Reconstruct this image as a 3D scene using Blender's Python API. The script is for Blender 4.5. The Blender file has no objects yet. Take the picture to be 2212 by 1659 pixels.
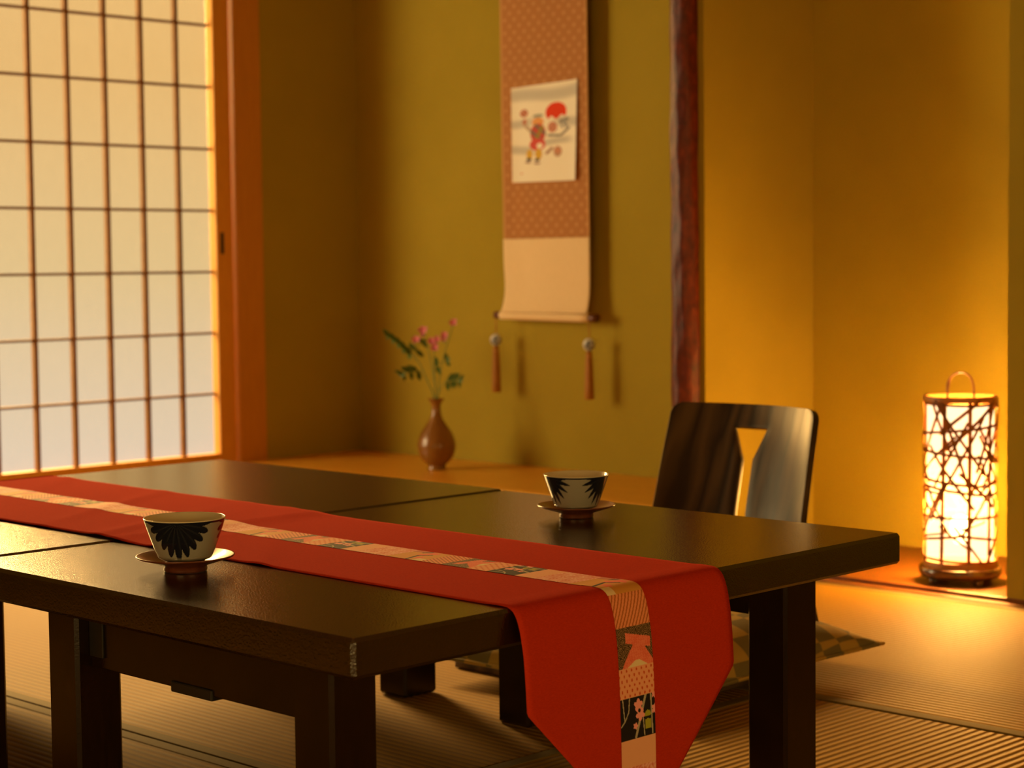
import bpy, bmesh, math, random
from mathutils import Vector, Matrix
random.seed(7)
PI = math.pi
scn = bpy.context.scene
COL = scn.collection

# ------------------------------------------------------------------ helpers
ORIG = {}          # world origin of every parent


def srgb(r, g, b):
    def f(c):
        c /= 255.0
        return c / 12.92 if c <= 0.04045 else ((c + 0.055) / 1.055) ** 2.4
    return (f(r), f(g), f(b), 1.0)


def tag(o, label=None, cat=None, group=None, kind=None):
    if label: o['label'] = label
    if cat: o['category'] = cat
    if group: o['group'] = group
    if kind: o['kind'] = kind
    return o


def thing(name, loc, label, cat, group=None, kind=None):
    o = bpy.data.objects.new(name, None)
    o.empty_display_size = 0.05
    o.location = loc
    COL.objects.link(o)
    ORIG[o.name] = Vector(loc)
    return tag(o, label, cat, group, kind)


def obj(name, bm, mat, parent=None, loc=None, smooth=False, bevel=0.0, seg=2, mods=()):
    """Link a bmesh (built in world coordinates) as ONE mesh object."""
    org = Vector(loc) if loc is not None else Vector((0, 0, 0))
    if parent is not None and loc is None:
        org = ORIG[parent.name]
    bmesh.ops.translate(bm, verts=bm.verts, vec=-org)
    me = bpy.data.meshes.new(name)
    bm.to_mesh(me)
    bm.free()
    for m in (mat if isinstance(mat, (list, tuple)) else [mat]):
        me.materials.append(m)
    if smooth:
        for p in me.polygons: p.use_smooth = True
    o = bpy.data.objects.new(name, me)
    COL.objects.link(o)
    if parent is not None:
        o.parent = parent
        o.location = org - ORIG[parent.name]
    else:
        o.location = org
    ORIG[o.name] = org
    if bevel > 0:
        b = o.modifiers.new('bevel', 'BEVEL')
        b.width = bevel; b.segments = seg; b.limit_method = 'ANGLE'; b.angle_limit = math.radians(40)
    return o


def box(bm, x0, x1, y0, y1, z0, z1):
    vs = [bm.verts.new((x, y, z)) for z in (z0, z1) for y in (y0, y1) for x in (x0, x1)]
    for f in ((0, 2, 3, 1), (4, 5, 7, 6), (0, 1, 5, 4), (2, 6, 7, 3), (0, 4, 6, 2), (1, 3, 7, 5)):
        bm.faces.new([vs[i] for i in f])
    return bm


def B(*a):
    return box(bmesh.new(), *a)


def grid(fn, nu, nv, bm=None, keep=None, colfn=None):
    """fn(u,v)->xyz on 0..1 x 0..1"""
    bm = bm or bmesh.new()
    lay = bm.verts.layers.float_color.new('Col') if colfn else None
    V = []
    for j in range(nv + 1):
        row = []
        for i in range(nu + 1):
            u, v = i / nu, j / nv
            q = bm.verts.new(fn(u, v))
            if lay is not None: q[lay] = colfn(u, v)
            row.append(q)
        V.append(row)
    for j in range(nv):
        for i in range(nu):
            if keep and not keep((i + .5) / nu, (j + .5) / nv): continue
            bm.faces.new((V[j][i], V[j][i + 1], V[j + 1][i + 1], V[j + 1][i]))
    return bm


def lathe(c, prof, n=64, bm=None, colfn=None):
    bm = bm or bmesh.new()
    lay = bm.verts.layers.float_color.new('Col') if colfn else None
    R = []
    for k, (r, z) in enumerate(prof):
        if r < 1e-6:
            v = bm.verts.new((c[0], c[1], c[2] + z))
            if lay is not None: v[lay] = colfn(0, r, z, k)
            R.append([v])
        else:
            ring = []
            for i in range(n):
                a = 2 * PI * i / n
                v = bm.verts.new((c[0] + r * math.cos(a), c[1] + r * math.sin(a), c[2] + z))
                if lay is not None: v[lay] = colfn(a, r, z, k)
                ring.append(v)
            R.append(ring)
    for a, b in zip(R, R[1:]):
        if len(a) == 1 and len(b) == 1: continue
        for i in range(n):
            j = (i + 1) % n
            if len(a) == 1: bm.faces.new((a[0], b[j], b[i]))
            elif len(b) == 1: bm.faces.new((a[i], a[j], b[0]))
            else: bm.faces.new((a[i], a[j], b[j], b[i]))
    bmesh.ops.recalc_face_normals(bm, faces=bm.faces)
    return bm


def catmull(pts, n=8):
    P = [Vector(p) for p in pts]
    P = [P[0] * 2 - P[1]] + P + [P[-1] * 2 - P[-2]]
    out = []
    for i in range(1, len(P) - 2):
        a, b, c, d = P[i - 1:i + 3]
        for k in range(n):
            t = k / n
            out.append(0.5 * ((2 * b) + (c - a) * t + (2 * a - 5 * b + 4 * c - d) * t * t + (3 * b - a - 3 * c + d) * t ** 3))
    out.append(P[-2].copy())
    return out


def tube(bm, pts, r, n=8, close=False, sq=1.0):
    """sweep; r is a number or a function of t"""
    P = [Vector(p) for p in pts]
    rings = []
    up = Vector((0.13, 0.21, 0.97)).normalized()
    for i, p in enumerate(P):
        a = P[max(i - 1, 0)]; b = P[min(i + 1, len(P) - 1)]
        t = (b - a).normalized()
        s = t.cross(up)
        if s.length < 1e-4: s = t.cross(Vector((1, 0, 0)))
        s.normalize(); w = s.cross(t)
        rr = r(i / (len(P) - 1)) if callable(r) else r
        rings.append([bm.verts.new(p + s * (rr * math.cos(2 * PI * k / n)) + w * (rr * sq * math.sin(2 * PI * k / n))) for k in range(n)])
    for A, Bq in zip(rings, rings[1:]):
        for k in range(n):
            bm.faces.new((A[k], A[(k + 1) % n], Bq[(k + 1) % n], Bq[k]))
    bm.faces.new(rings[0][::-1]); bm.faces.new(rings[-1])
    return bm


def dup_tree(o, parent=None):
    """copy a thing with its parts and their sub-parts"""
    c = o.copy(); COL.objects.link(c)
    if parent is not None: c.parent = parent
    for ch in list(o.children): dup_tree(ch, c)
    return c


# ------------------------------------------------------------------ materials
def new_mat(name):
    m = bpy.data.materials.new(name); m.use_nodes = True
    nt = m.node_tree
    return m, nt, nt.nodes['Principled BSDF'], nt.nodes['Material Output']


def N(nt, t, **kw):
    n = nt.nodes.new(t)
    for k, v in kw.items(): setattr(n, k, v)
    return n


def coords(nt, scale=(1, 1, 1), rot=(0, 0, 0)):
    tc = N(nt, 'ShaderNodeTexCoord'); mp = N(nt, 'ShaderNodeMapping')
    mp.inputs['Scale'].default_value = scale; mp.inputs['Rotation'].default_value = rot
    nt.links.new(tc.outputs['Object'], mp.inputs['Vector'])
    return mp.outputs['Vector']


def noise(nt, vec, scale, detail=4, rough=0.55, dist=0.0):
    n = N(nt, 'ShaderNodeTexNoise'); nt.links.new(vec, n.inputs['Vector'])
    n.inputs['Scale'].default_value = scale; n.inputs['Detail'].default_value = detail
    n.inputs['Roughness'].default_value = rough; n.inputs['Distortion'].default_value = dist
    return n.outputs['Fac']


def ramp(nt, fac, stops):
    r = N(nt, 'ShaderNodeValToRGB'); nt.links.new(fac, r.inputs['Fac'])
    el = r.color_ramp.elements
    while len(el) < len(stops): el.new(0.5)
    for e, (p, c) in zip(el, stops): e.position = p; e.color = c
    return r.outputs['Color']


def bump(nt, bsdf, h, strength=0.3, dist=0.002):
    b = N(nt, 'ShaderNodeBump'); b.inputs['Strength'].default_value = strength; b.inputs['Distance'].default_value = dist
    nt.links.new(h, b.inputs['Height']); nt.links.new(b.outputs['Normal'], bsdf.inputs['Normal'])


def mat_noise(name, c1, c2, scale=20, stretch=(1, 1, 1), rough=0.6, bstr=0.0, bscale=None, bdist=0.002, spec=0.5, detail=5, lo=.3, hi=.7, coat=0):
    m, nt, p, out = new_mat(name)
    v = coords(nt, stretch)
    f = noise(nt, v, scale, detail)
    nt.links.new(ramp(nt, f, [(lo, c1), (hi, c2)]), p.inputs['Base Color'])
    p.inputs['Roughness'].default_value = rough
    p.inputs['Specular IOR Level'].default_value = spec
    if coat: p.inputs['Coat Weight'].default_value = coat; p.inputs['Coat Roughness'].default_value = .1
    if bstr:
        fb = noise(nt, coords(nt, stretch if bscale is None else (1, 1, 1)), bscale or scale, 3)
        bump(nt, p, fb, bstr, bdist)
    return m


def mat_vcol(name, rough=0.7, weave=0.0, spec=0.3, coat=0.0):
    m, nt, p, out = new_mat(name)
    a = N(nt, 'ShaderNodeAttribute'); a.attribute_name = 'Col'
    nt.links.new(a.outputs['Color'], p.inputs['Base Color'])
    p.inputs['Roughness'].default_value = rough
    p.inputs['Specular IOR Level'].default_value = spec
    if coat: p.inputs['Coat Weight'].default_value = coat; p.inputs['Coat Roughness'].default_value = .08
    if weave:
        bump(nt, p, noise(nt, coords(nt), 900, 2), weave, 0.0006)
    return m


def lin(*c): return (*c, 1.0)


WALL_A, WALL_B = lin(.36, .260, .026), lin(.40, .290, .031)


def mat_wall(name, a=WALL_A, b=WALL_B):
    m, nt, p, out = new_mat(name)
    v = coords(nt)
    f1 = noise(nt, v, 3.0, 5, .6)
    nt.links.new(ramp(nt, f1, [(.3, a), (.7, b)]), p.inputs['Base Color'])
    p.inputs['Roughness'].default_value = .95
    p.inputs['Specular IOR Level'].default_value = .1
    bump(nt, p, noise(nt, v, 420, 4, .7), .35, .0012)
    return m


M_wall = mat_wall('olive_plaster')
M_room = mat_wall('room_plaster', lin(.36, .27, .035), lin(.40, .30, .04))
M_ceil = mat_noise('ceiling_boards', lin(.45, .26, .09), lin(.55, .33, .12), 6, (1, 12, 1), .6)
M_post = mat_noise('honey_wood', lin(.54, .21, .018), lin(.63, .26, .024), 14, (12, 12, .8), .42, .15, None, .001)
M_shoji_wood = mat_noise('shoji_wood', lin(.70, .30, .028), lin(.80, .36, .04), 14, (10, 10, 1), .5)
M_lattice = mat_noise('lattice_wood', lin(.20, .080, .012), lin(.25, .105, .016), 14, (3, 3, 3), .6)
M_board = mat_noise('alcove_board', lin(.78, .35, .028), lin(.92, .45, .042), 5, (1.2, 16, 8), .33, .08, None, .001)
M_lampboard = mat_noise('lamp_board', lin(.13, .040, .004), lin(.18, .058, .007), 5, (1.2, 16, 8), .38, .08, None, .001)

# lacquer of the low tables: near-black brown with a fine leather-like grain
m, nt, p, out = new_mat('dark_lacquer'); M_lacq = m
v = coords(nt)
nt.links.new(ramp(nt, noise(nt, coords(nt, (3, 20, 3)), 8, 5), [(.3, lin(.010, .0042, .001)), (.7, lin(.019, .0080, .0018))]), p.inputs['Base Color'])
p.inputs['Roughness'].default_value = .2
p.inputs['Specular IOR Level'].default_value = .36
bump(nt, p, noise(nt, v, 380, 2, .5), .16, .0008)

m, nt, p, out = new_mat('table_top_lacquer'); M_top = m
v = coords(nt)
nt.links.new(ramp(nt, noise(nt, coords(nt, (2, 22, 3)), 7, 5), [(.3, lin(.010, .0042, .0012)), (.7, lin(.018, .0075, .002))]), p.inputs['Base Color'])
p.inputs['Roughness'].default_value = .17
p.inputs['Specular IOR Level'].default_value = .5
p.inputs['IOR'].default_value = 2.0
bump(nt, p, noise(nt, v, 400, 2, .5), .34, .0009)

M_gap = mat_noise('iron_bracket', lin(.012, .010, .008), lin(.02, .017, .012), 60, (1, 1, 1), .45)


def mat_tatami(name, axis):
    m, nt, p, out = new_mat(name)
    tc = N(nt, 'ShaderNodeTexCoord'); sep = N(nt, 'ShaderNodeSeparateXYZ')
    nt.links.new(tc.outputs['Object'], sep.inputs[0])
    w = N(nt, 'ShaderNodeMath', operation='MULTIPLY'); w.inputs[1].default_value = 2 * PI / .0155
    nt.links.new(sep.outputs['Y' if axis == 'x' else 'X'], w.inputs[0])
    nz = noise(nt, coords(nt, (8, 60, 1) if axis == 'y' else (60, 8, 1)), 4, 3)
    ad = N(nt, 'ShaderNodeMath', operation='ADD'); nt.links.new(w.outputs[0], ad.inputs[0])
    mu = N(nt, 'ShaderNodeMath', operation='MULTIPLY'); mu.inputs[1].default_value = .5; nt.links.new(nz, mu.inputs[0])
    nt.links.new(mu.outputs[0], ad.inputs[1])
    s = N(nt, 'ShaderNodeMath', operation='SINE'); nt.links.new(ad.outputs[0], s.inputs[0])
    h = N(nt, 'ShaderNodeMath', operation='MULTIPLY_ADD'); h.inputs[1].default_value = .5; h.inputs[2].default_value = .5
    nt.links.new(s.outputs[0], h.inputs[0])
    c = ramp(nt, h.outputs[0], [(.0, lin(.21, .106, .005)), (.35, lin(.335, .170, .008)), (1, lin(.385, .198, .010))])
    fine = noise(nt, coords(nt, (40, 400, 1) if axis == 'x' else (400, 40, 1)), 3, 3, .6)
    mx = N(nt, 'ShaderNodeMixRGB', blend_type='MULTIPLY'); mx.inputs['Fac'].default_value = .55
    nt.links.new(c, mx.inputs['Color1'])
    nt.links.new(ramp(nt, fine, [(.3, lin(.72, .70, .62)), (.65, lin(1, 1, 1))]), mx.inputs['Color2'])
    nt.links.new(mx.outputs[0], p.inputs['Base Color'])
    p.inputs['Roughness'].default_value = .68
    p.inputs['Specular IOR Level'].default_value = .22
    bump(nt, p, h.outputs[0], .55, .0028)
    return m


M_tat_x, M_tat_y = mat_tatami('tatami_rush_lengthwise', 'x'), mat_tatami('tatami_rush_crosswise', 'y')
M_heri = mat_noise('tan_edging_cloth', lin(.145, .090, .009), lin(.175, .11, .012), 300, (1, 1, 1), .8)
M_under = mat_noise('floor_boards', lin(.05, .03, .012), lin(.06, .035, .015), 20)

# paper of the shoji: it scatters the daylight and lets a part of it straight through
m, nt, p, out = new_mat('shoji_paper'); M_paper = m
nt.nodes.remove(p)
tr = N(nt, 'ShaderNodeBsdfTranslucent'); tp = N(nt, 'ShaderNodeBsdfTransparent'); df = N(nt, 'ShaderNodeBsdfDiffuse')
fib = ramp(nt, noise(nt, coords(nt, (1, 1, .35)), 60, 5, .65), [(.25, lin(.038, .041, .046)), (.75, lin(.043, .046, .051))])
nt.links.new(fib, tr.inputs['Color'])
df.inputs['Color'].default_value = lin(.6, .5, .36)
tp.inputs['Color'].default_value = lin(1, .97, .9)
m1 = N(nt, 'ShaderNodeMixShader'); m1.inputs[0].default_value = .22
nt.links.new(tr.outputs[0], m1.inputs[1]); nt.links.new(df.outputs[0], m1.inputs[2])
m2 = N(nt, 'ShaderNodeMixShader'); m2.inputs[0].default_value = .50
nt.links.new(m1.outputs[0], m2.inputs[1]); nt.links.new(tp.outputs[0], m2.inputs[2])
nt.links.new(m2.outputs[0], out.inputs['Surface'])


def mat_emit(name, col, s, base=(.8, .7, .5, 1)):
    m, nt, p, out = new_mat(name)
    p.inputs['Base Color'].default_value = base
    p.inputs['Emission Color'].default_value = col
    p.inputs['Emission Strength'].default_value = s
    p.inputs['Roughness'].default_value = .9
    return m


M_lamp_paper = mat_emit('lit_lantern_paper', lin(1, .74, .42), 2.6, lin(.010, .008, .006))
nt = M_lamp_paper.node_tree
tp = N(nt, 'ShaderNodeBsdfTransparent'); mx = N(nt, 'ShaderNodeMixShader'); mx.inputs[0].default_value = .55
tp.inputs['Color'].default_value = lin(1, .95, .85)
nt.links.new(nt.nodes['Principled BSDF'].outputs[0], mx.inputs[1]); nt.links.new(tp.outputs[0], mx.inputs[2])
nt.links.new(mx.outputs[0], nt.nodes['Material Output'].inputs['Surface'])
M_rear_paper = mat_emit('rear_window_paper', lin(1.0, .64, .20), 7.0)
M_panel_glow = mat_emit('added_panel_glow', lin(1.0, .64, .20), 3.0)  # glow of the added side panel, fill light for the runner end

# dark-red peeled pole
m, nt, p, out = new_mat('red_bark_pole'); M_pole = m
f = noise(nt, coords(nt, (1, 1, .5)), 75, 6, .7, .4)
nt.links.new(ramp(nt, f, [(.3, lin(.05, .008, .002)), (.52, lin(.11, .014, .003)), (.72, lin(.20, .028, .006))]), p.inputs['Base Color'])
p.inputs['Roughness'].default_value = .42; p.inputs['Specular IOR Level'].default_value = .3
bump(nt, p, noise(nt, coords(nt, (1, 1, .3)), 55, 5, .6), .5, .004)

# chair wood: dark brown with visible cathedral grain
m, nt, p, out = new_mat('dark_ash_wood'); M_chair = m
wv = N(nt, 'ShaderNodeTexWave', wave_type='BANDS', bands_direction='X')
nt.links.new(coords(nt, (1, .4, .16)), wv.inputs['Vector'])
wv.inputs['Scale'].default_value = 7; wv.inputs['Distortion'].default_value = 11; wv.inputs['Detail'].default_value = 3; wv.inputs['Detail Scale'].default_value = 1.3
nt.links.new(ramp(nt, wv.outputs['Fac'], [(.0, lin(.010, .005, .002)), (.22, lin(.040, .021, .008)), (.7, lin(.058, .032, .012)), (1, lin(.085, .048, .018))]), p.inputs['Base Color'])
p.inputs['Roughness'].default_value = .43
p.inputs['Specular IOR Level'].default_value = .72
p.inputs['Specular Tint'].default_value = lin(1, .84, .62)
bump(nt, p, wv.outputs['Fac'], .22, .001)

# red cloth
m, nt, p, out = new_mat('red_cloth'); M_red = m
v = coords(nt)
nt.links.new(ramp(nt, noise(nt, coords(nt, (260, 60, 260)), 4, 3, .7), [(.25, lin(.43, .027, .007)), (.75, lin(.57, .042, .012))]), p.inputs['Base Color'])
p.inputs['Roughness'].default_value = 1.0
p.inputs['Specular IOR Level'].default_value = .02
bump(nt, p, noise(nt, v, 700, 2), .4, .0007)

M_patch = mat_vcol('patchwork_print', .75, .3)
M_scroll = mat_vcol('scroll_brocade', .7, .3)
M_scroll_plain = mat_noise('scroll_silk', lin(.82, .60, .31), lin(.86, .63, .34), 200, (1, 1, .2), .7, .2, 600, .0005)
M_print = mat_vcol('painted_paper', .8)
M_cup = mat_vcol('glazed_porcelain', .16, 0, .5, .25)
M_saucer = mat_noise('russet_lacquer_wood', lin(.11, .028, .009), lin(.16, .042, .014), 8, (1, 10, 1), .28, coat=.3)
M_roller = mat_noise('roller_wood', lin(.10, .025, .008), lin(.16, .045, .014), 30, (1, 8, 8), .35)
M_vase = mat_noise('bronze_vase', lin(.22, .090, .014), lin(.32, .14, .024), 12, (1, 1, 1), .27, .1, 40, .001, coat=.3)
M_stem = mat_noise('green_stem', lin(.14, .20, .03), lin(.20, .26, .05), 30)
M_leaf = mat_noise('dark_leaf', lin(.060, .120, .014), lin(.10, .17, .022), 40)
M_petal = mat_noise('pink_petal', lin(.62, .13, .20), lin(.75, .22, .28), 60)
M_bamboo = mat_noise('bamboo_strip', lin(.42, .15, .03), lin(.58, .24, .05), 30, (1, 1, 4), .4)
M_handle = mat_noise('smoked_bamboo', lin(.10, .034, .007), lin(.16, .058, .012), 30, (1, 1, 4), .4)
M_web, nt, p, out = new_mat('thin_bamboo_sliver')
tl = N(nt, 'ShaderNodeBsdfTranslucent'); tl.inputs['Color'].default_value = lin(.19, .098, .026)
mx = N(nt, 'ShaderNodeMixShader'); mx.inputs[0].default_value = .5
p.inputs['Base Color'].default_value = lin(.40, .13, .02); p.inputs['Roughness'].default_value = .45
nt.links.new(ramp(nt, noise(nt, coords(nt), 40, 3), [(.3, lin(.34, .11, .018)), (.7, lin(.48, .18, .03))]), p.inputs['Base Color'])
nt.links.new(p.outputs[0], mx.inputs[1]); nt.links.new(tl.outputs[0], mx.inputs[2]); nt.links.new(mx.outputs[0], out.inputs['Surface'])
M_bronze = mat_noise('dark_lamp_base', lin(.07, .028, .008), lin(.12, .05, .014), 20, (1, 1, 1), .22, coat=.4)
M_ceramic = mat_vcol('white_glazed_weight', .2, 0, .5)
M_tassel = mat_noise('amber_tassel', lin(.34, .125, .004), lin(.46, .185, .006), 500, (1, 1, .05), .6, .5, None, .001)
M_cord = mat_noise('amber_cord', lin(.45, .20, .03), lin(.5, .22, .04), 200)
M_pull = mat_noise('dark_pull', lin(.02, .012, .006), lin(.03, .018, .008), 50, (1, 1, 1), .4)

# checked cushion
m, nt, p, out = new_mat('checked_cotton'); M_cush = m
ck = N(nt, 'ShaderNodeTexChecker'); nt.links.new(coords(nt), ck.inputs['Vector'])
ck.inputs['Scale'].default_value = 21.0
ck.inputs['Color1'].default_value = lin(.46, .29, .05); ck.inputs['Color2'].default_value = lin(.19, .145, .045)
nt.links.new(ck.outputs['Color'], p.inputs['Base Color'])
p.inputs['Roughness'].default_value = .9
bump(nt, p, noise(nt, coords(nt), 500, 2), .4, .0008)

# ------------------------------------------------------------------ the room
SHL = 1.50       # far end of the screens
XS = -4.633      # front of the shoji lattice
YF = 3.50        # front line of both alcoves
YB = 3.98        # back wall of both alcoves
ZT = 0.122       # top of the picture-alcove floor
CEIL = 2.45
ROOM_X1, ROOM_Y0 = 1.6, -2.0


def structure(name, bm, mat, label, cat, parent=None, **k):
    o = obj(name, bm, mat, parent, **k)
    if parent is None: tag(o, label, cat, kind='structure')
    return o


structure('ceiling', B(-4.9, ROOM_X1 + .1, ROOM_Y0 - .1, YB + .1, CEIL, CEIL + .08), M_ceil, 'boarded wooden ceiling over the whole room', 'ceiling')

# floor: sub-floor with tatami mats laid on it
fl = structure('floor', B(-4.9, ROOM_X1 + .1, ROOM_Y0 - .1, YB + .1, -.12, -.05), M_under, 'tan rush tatami floor under the tables', 'floor')


def tatami(x0, x1, y0, y1, axis):
    g = .0026
    mid = ((x0 + x1) / 2, (y0 + y1) / 2, -.05)
    o = obj('tatami_mat', B(x0 + g, x1 - g, y0 + g, y1 - g, -.05, 0), M_tat_x if axis == 'x' else M_tat_y, None, loc=mid, bevel=.002)
    o.parent = fl; o.location = Vector(mid) - ORIG['floor']
    e = .026
    for s in (0, 1):
        if axis == 'x':
            a = (x0 + g, x1 - g, y0 + g, y0 + e) if s == 0 else (x0 + g, x1 - g, y1 - e, y1 - g)
        else:
            a = (x0 + g, x0 + e, y0 + g, y1 - g) if s == 0 else (x1 - e, x1 - g, y0 + g, y1 - g)
        obj('cloth_edging', B(*a, -.004, .0012), M_heri, o, bevel=.0008)
    return o


YM1, YM2, YM3 = 1.645, 2.528, 3.468
XM = -1.905
for a in ((-3.68, XM, YM1, YM2, 'x'), (XM, XM + .885, YM2 - 1.77, YM2, 'y'),
          (-2.87, -1.10, YM2, YM3, 'x'), (-4.63, -2.87, YM2, YM3, 'x'), (-1.10, .67, YM2, YM3, 'x'),
          (-3.68, XM, .76, YM1, 'x'), (-4.63, -3.68, .76, YM2, 'y'),
          (XM + .885, XM + 1.77, YM2 - 1.77, YM2, 'y'), (XM, -.135, -.125, .758, 'x'), (-3.68, XM, -.125, .758, 'x')):
    tatami(*a)

# raised floor of the picture alcove, with its front beam
ta = structure('floor_tokonoma', B(-4.605, -2.90, YF + .06, YB, -.04, ZT), M_board, 'raised honey wood floor of the picture alcove', 'alcove floor', bevel=.001)
structure('trim_1', B(-4.605, -2.965, YF, YF + .06, -.04, ZT + .001), M_board, 'honey wood beam along the front of the picture alcove', 'trim', bevel=.006, seg=3)
# low board of the lamp alcove
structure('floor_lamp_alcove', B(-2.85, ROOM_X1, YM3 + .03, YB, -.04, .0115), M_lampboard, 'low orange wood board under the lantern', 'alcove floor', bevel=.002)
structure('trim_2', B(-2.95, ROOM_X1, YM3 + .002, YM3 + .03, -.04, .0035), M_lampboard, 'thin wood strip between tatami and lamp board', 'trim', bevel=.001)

structure('wall_tokonoma_back', B(-4.8, -2.93, YB, YB + .1, 0, CEIL), M_wall, 'olive plaster back wall behind the hanging scroll', 'wall')
structure('wall_alcove_back', B(-2.93, ROOM_X1, YB, YB + .1, 0, CEIL), M_wall, 'plaster back wall of the lamp alcove', 'wall')
structure('wall_tokonoma_side', B(-4.8, -4.605, YF + .1, YB, 0, CEIL), M_wall, 'shaded olive side wall between wooden post and alcove back', 'wall')
structure('wall_partition', B(-2.925, -2.85, 3.545, YB, 0, CEIL), M_wall, 'plaster partition between the two alcoves behind the red pole', 'wall')
structure('wall_right', B(-2.021, ROOM_X1, YF, YF + .09, .0116, CEIL), M_wall, 'plaster wall strip beside the lantern', 'wall')
structure('wall_left', B(-4.78, XS, ROOM_Y0, SHL, -.05, CEIL), M_room, 'plaster wall beside the paper screen', 'wall')
structure('wall_left_upper', B(-4.78, XS, SHL, YF, 1.86, CEIL), M_room, 'plaster wall above the paper screen', 'wall')
VY0, VY1, VZ0, VZ1 = .05, 2.25, .04, 1.0
bm = bmesh.new()
box(bm, ROOM_X1, ROOM_X1 + .1, ROOM_Y0, VY0, -.05, CEIL); box(bm, ROOM_X1, ROOM_X1 + .1, VY1, YB, -.05, CEIL)
box(bm, ROOM_X1, ROOM_X1 + .1, VY0, VY1, -.05, VZ0); box(bm, ROOM_X1, ROOM_X1 + .1, VY0, VY1, VZ1, CEIL)
structure('wall_near_right', bm, M_room, 'plaster wall with an opening for an added light panel, out of view beside the viewer', 'wall')
w3 = thing('light_panel', (ROOM_X1, (VY0 + VY1) / 2, VZ0), 'low glowing paper panel added to light the hanging end of the runner', 'window', kind='structure')  # added lit panel, brightens the hanging runner; no window is known here
obj('paper', B(ROOM_X1 + .05, ROOM_X1 + .06, VY0, VY1, VZ0, VZ1), M_panel_glow, w3)
bm = bmesh.new()
for i in range(11):
    y = VY0 + (VY1 - VY0) * i / 10; box(bm, ROOM_X1 + .03, ROOM_X1 + .05, y - .008, y + .008, VZ0, VZ1)
for i in range(5):
    z = VZ0 + (VZ1 - VZ0) * i / 4; box(bm, ROOM_X1 + .034, ROOM_X1 + .049, VY0, VY1, z - .006, z + .006)
obj('lattice', bm, M_lattice, w3)
bm = bmesh.new()
WX0, WX1, WZ0, WZ1 = -1.3, 1.4, .04, .95
box(bm, -4.8, WX0, ROOM_Y0 - .1, ROOM_Y0, -.05, CEIL); box(bm, WX1, ROOM_X1 + .1, ROOM_Y0 - .1, ROOM_Y0, -.05, CEIL)
box(bm, WX0, WX1, ROOM_Y0 - .1, ROOM_Y0, -.05, WZ0); box(bm, WX0, WX1, ROOM_Y0 - .1, ROOM_Y0, WZ1, CEIL)
structure('wall_rear', bm, M_room, 'plaster wall with a papered window behind the viewer', 'wall')
# papered window behind the viewer (it gives the soft light on the table end)
w2 = thing('window_1', ((WX0 + WX1) / 2, ROOM_Y0, WZ0), 'papered window in the wall behind the viewer', 'window', kind='structure')
obj('paper', B(WX0, WX1, ROOM_Y0 - .06, ROOM_Y0 - .05, WZ0, WZ1), M_rear_paper, w2)
bm = bmesh.new()
for i in range(9):
    x = WX0 + (WX1 - WX0) * i / 8; box(bm, x - .008, x + .008, ROOM_Y0 - .05, ROOM_Y0 - .03, WZ0, WZ1)
for i in range(7):
    z = WZ0 + (WZ1 - WZ0) * i / 6; box(bm, WX0, WX1, ROOM_Y0 - .049, ROOM_Y0 - .034, z - .006, z + .006)
obj('lattice', bm, M_lattice, w2)

# the pale post between paper screen and picture alcove
structure('trim_3', B(-4.672, -4.603, YF + .002, YF + .102, ZT - .1, CEIL), M_post, 'square honey wood post between paper screen and alcove', 'post', bevel=.0025)
# head track and sill of the screen
structure('trim_4', B(-4.74, XS + .03, SHL, YF, 1.80, 1.86), M_post, 'wooden head track above the paper screen', 'trim', bevel=.002)
structure('trim_5', B(-4.74, XS + .03, SHL, YF, -.05, .004), M_post, 'wooden sill track under the paper screen', 'trim', bevel=.001)

# the paper sliding screen
ST = .060
DY, DZ, ZR0 = .1230, .1823, 1.4255


def paper_screen(name, SH_Y0, SH_Y1, xs, ybar, label, pull):
    sd = thing(name, (xs, (SH_Y0 + SH_Y1) / 2, .004), label, 'door', kind='structure')
    obj('paper', B(xs - .0165, xs - .0155, SH_Y0 + .02, SH_Y1 - .02, .06, 1.76), M_paper, sd)
    lat = bmesh.new()
    y = ybar
    while y > SH_Y0 + ST:
        if y < SH_Y1 - ST - .02: box(lat, xs - .0155, xs, y - .0060, y + .0060, .10, 1.76)
        y -= DY
    for i in range(-1, 7):
        z = ZR0 - i * DZ
        box(lat, xs - .0154, xs - .003, SH_Y0 + .03, SH_Y1 - .03, z - .0036, z + .0036)
    obj('lattice', lat, M_lattice, sd)
    FX = xs + .014
    obj('stile', B(xs - .02, FX, SH_Y1 - ST, SH_Y1, .004, 1.80), M_shoji_wood, sd, bevel=.003)
    obj('stile', B(xs - .02, FX, SH_Y0, SH_Y0 + .05, .004, 1.80), M_shoji_wood, sd, bevel=.003)
    obj('top_rail', B(xs - .02, FX - .002, SH_Y0 + .05, SH_Y1 - ST, 1.74, 1.80), M_shoji_wood, sd, bevel=.002)
    obj('bottom_rail', B(xs - .02, FX - .002, SH_Y0 + .05, SH_Y1 - ST, .004, ZR0 - 7 * DZ + .004), M_shoji_wood, sd, bevel=.002)
    if pull: obj('finger_pull', B(FX - .002, FX + .0012, 3.4530, 3.4655, .750, .814), M_pull, sd, bevel=.001)
    return sd


paper_screen('door_1', 2.47, 3.4985, XS, 3.3192, 'sliding paper screen with a dark wooden grid glowing with daylight', True)
paper_screen('door_2', SHL, 2.50, XS - .036, 2.35, 'second paper screen sliding behind the first, out of view', False)

# round dark-red pole between the alcoves
bm = bmesh.new()
rnd = random.Random(3)
prof = []
nz = 60
px, py, pr = -2.9040, 3.545, .0370
ph = [rnd.uniform(0, 6) for _ in range(6)]


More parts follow.
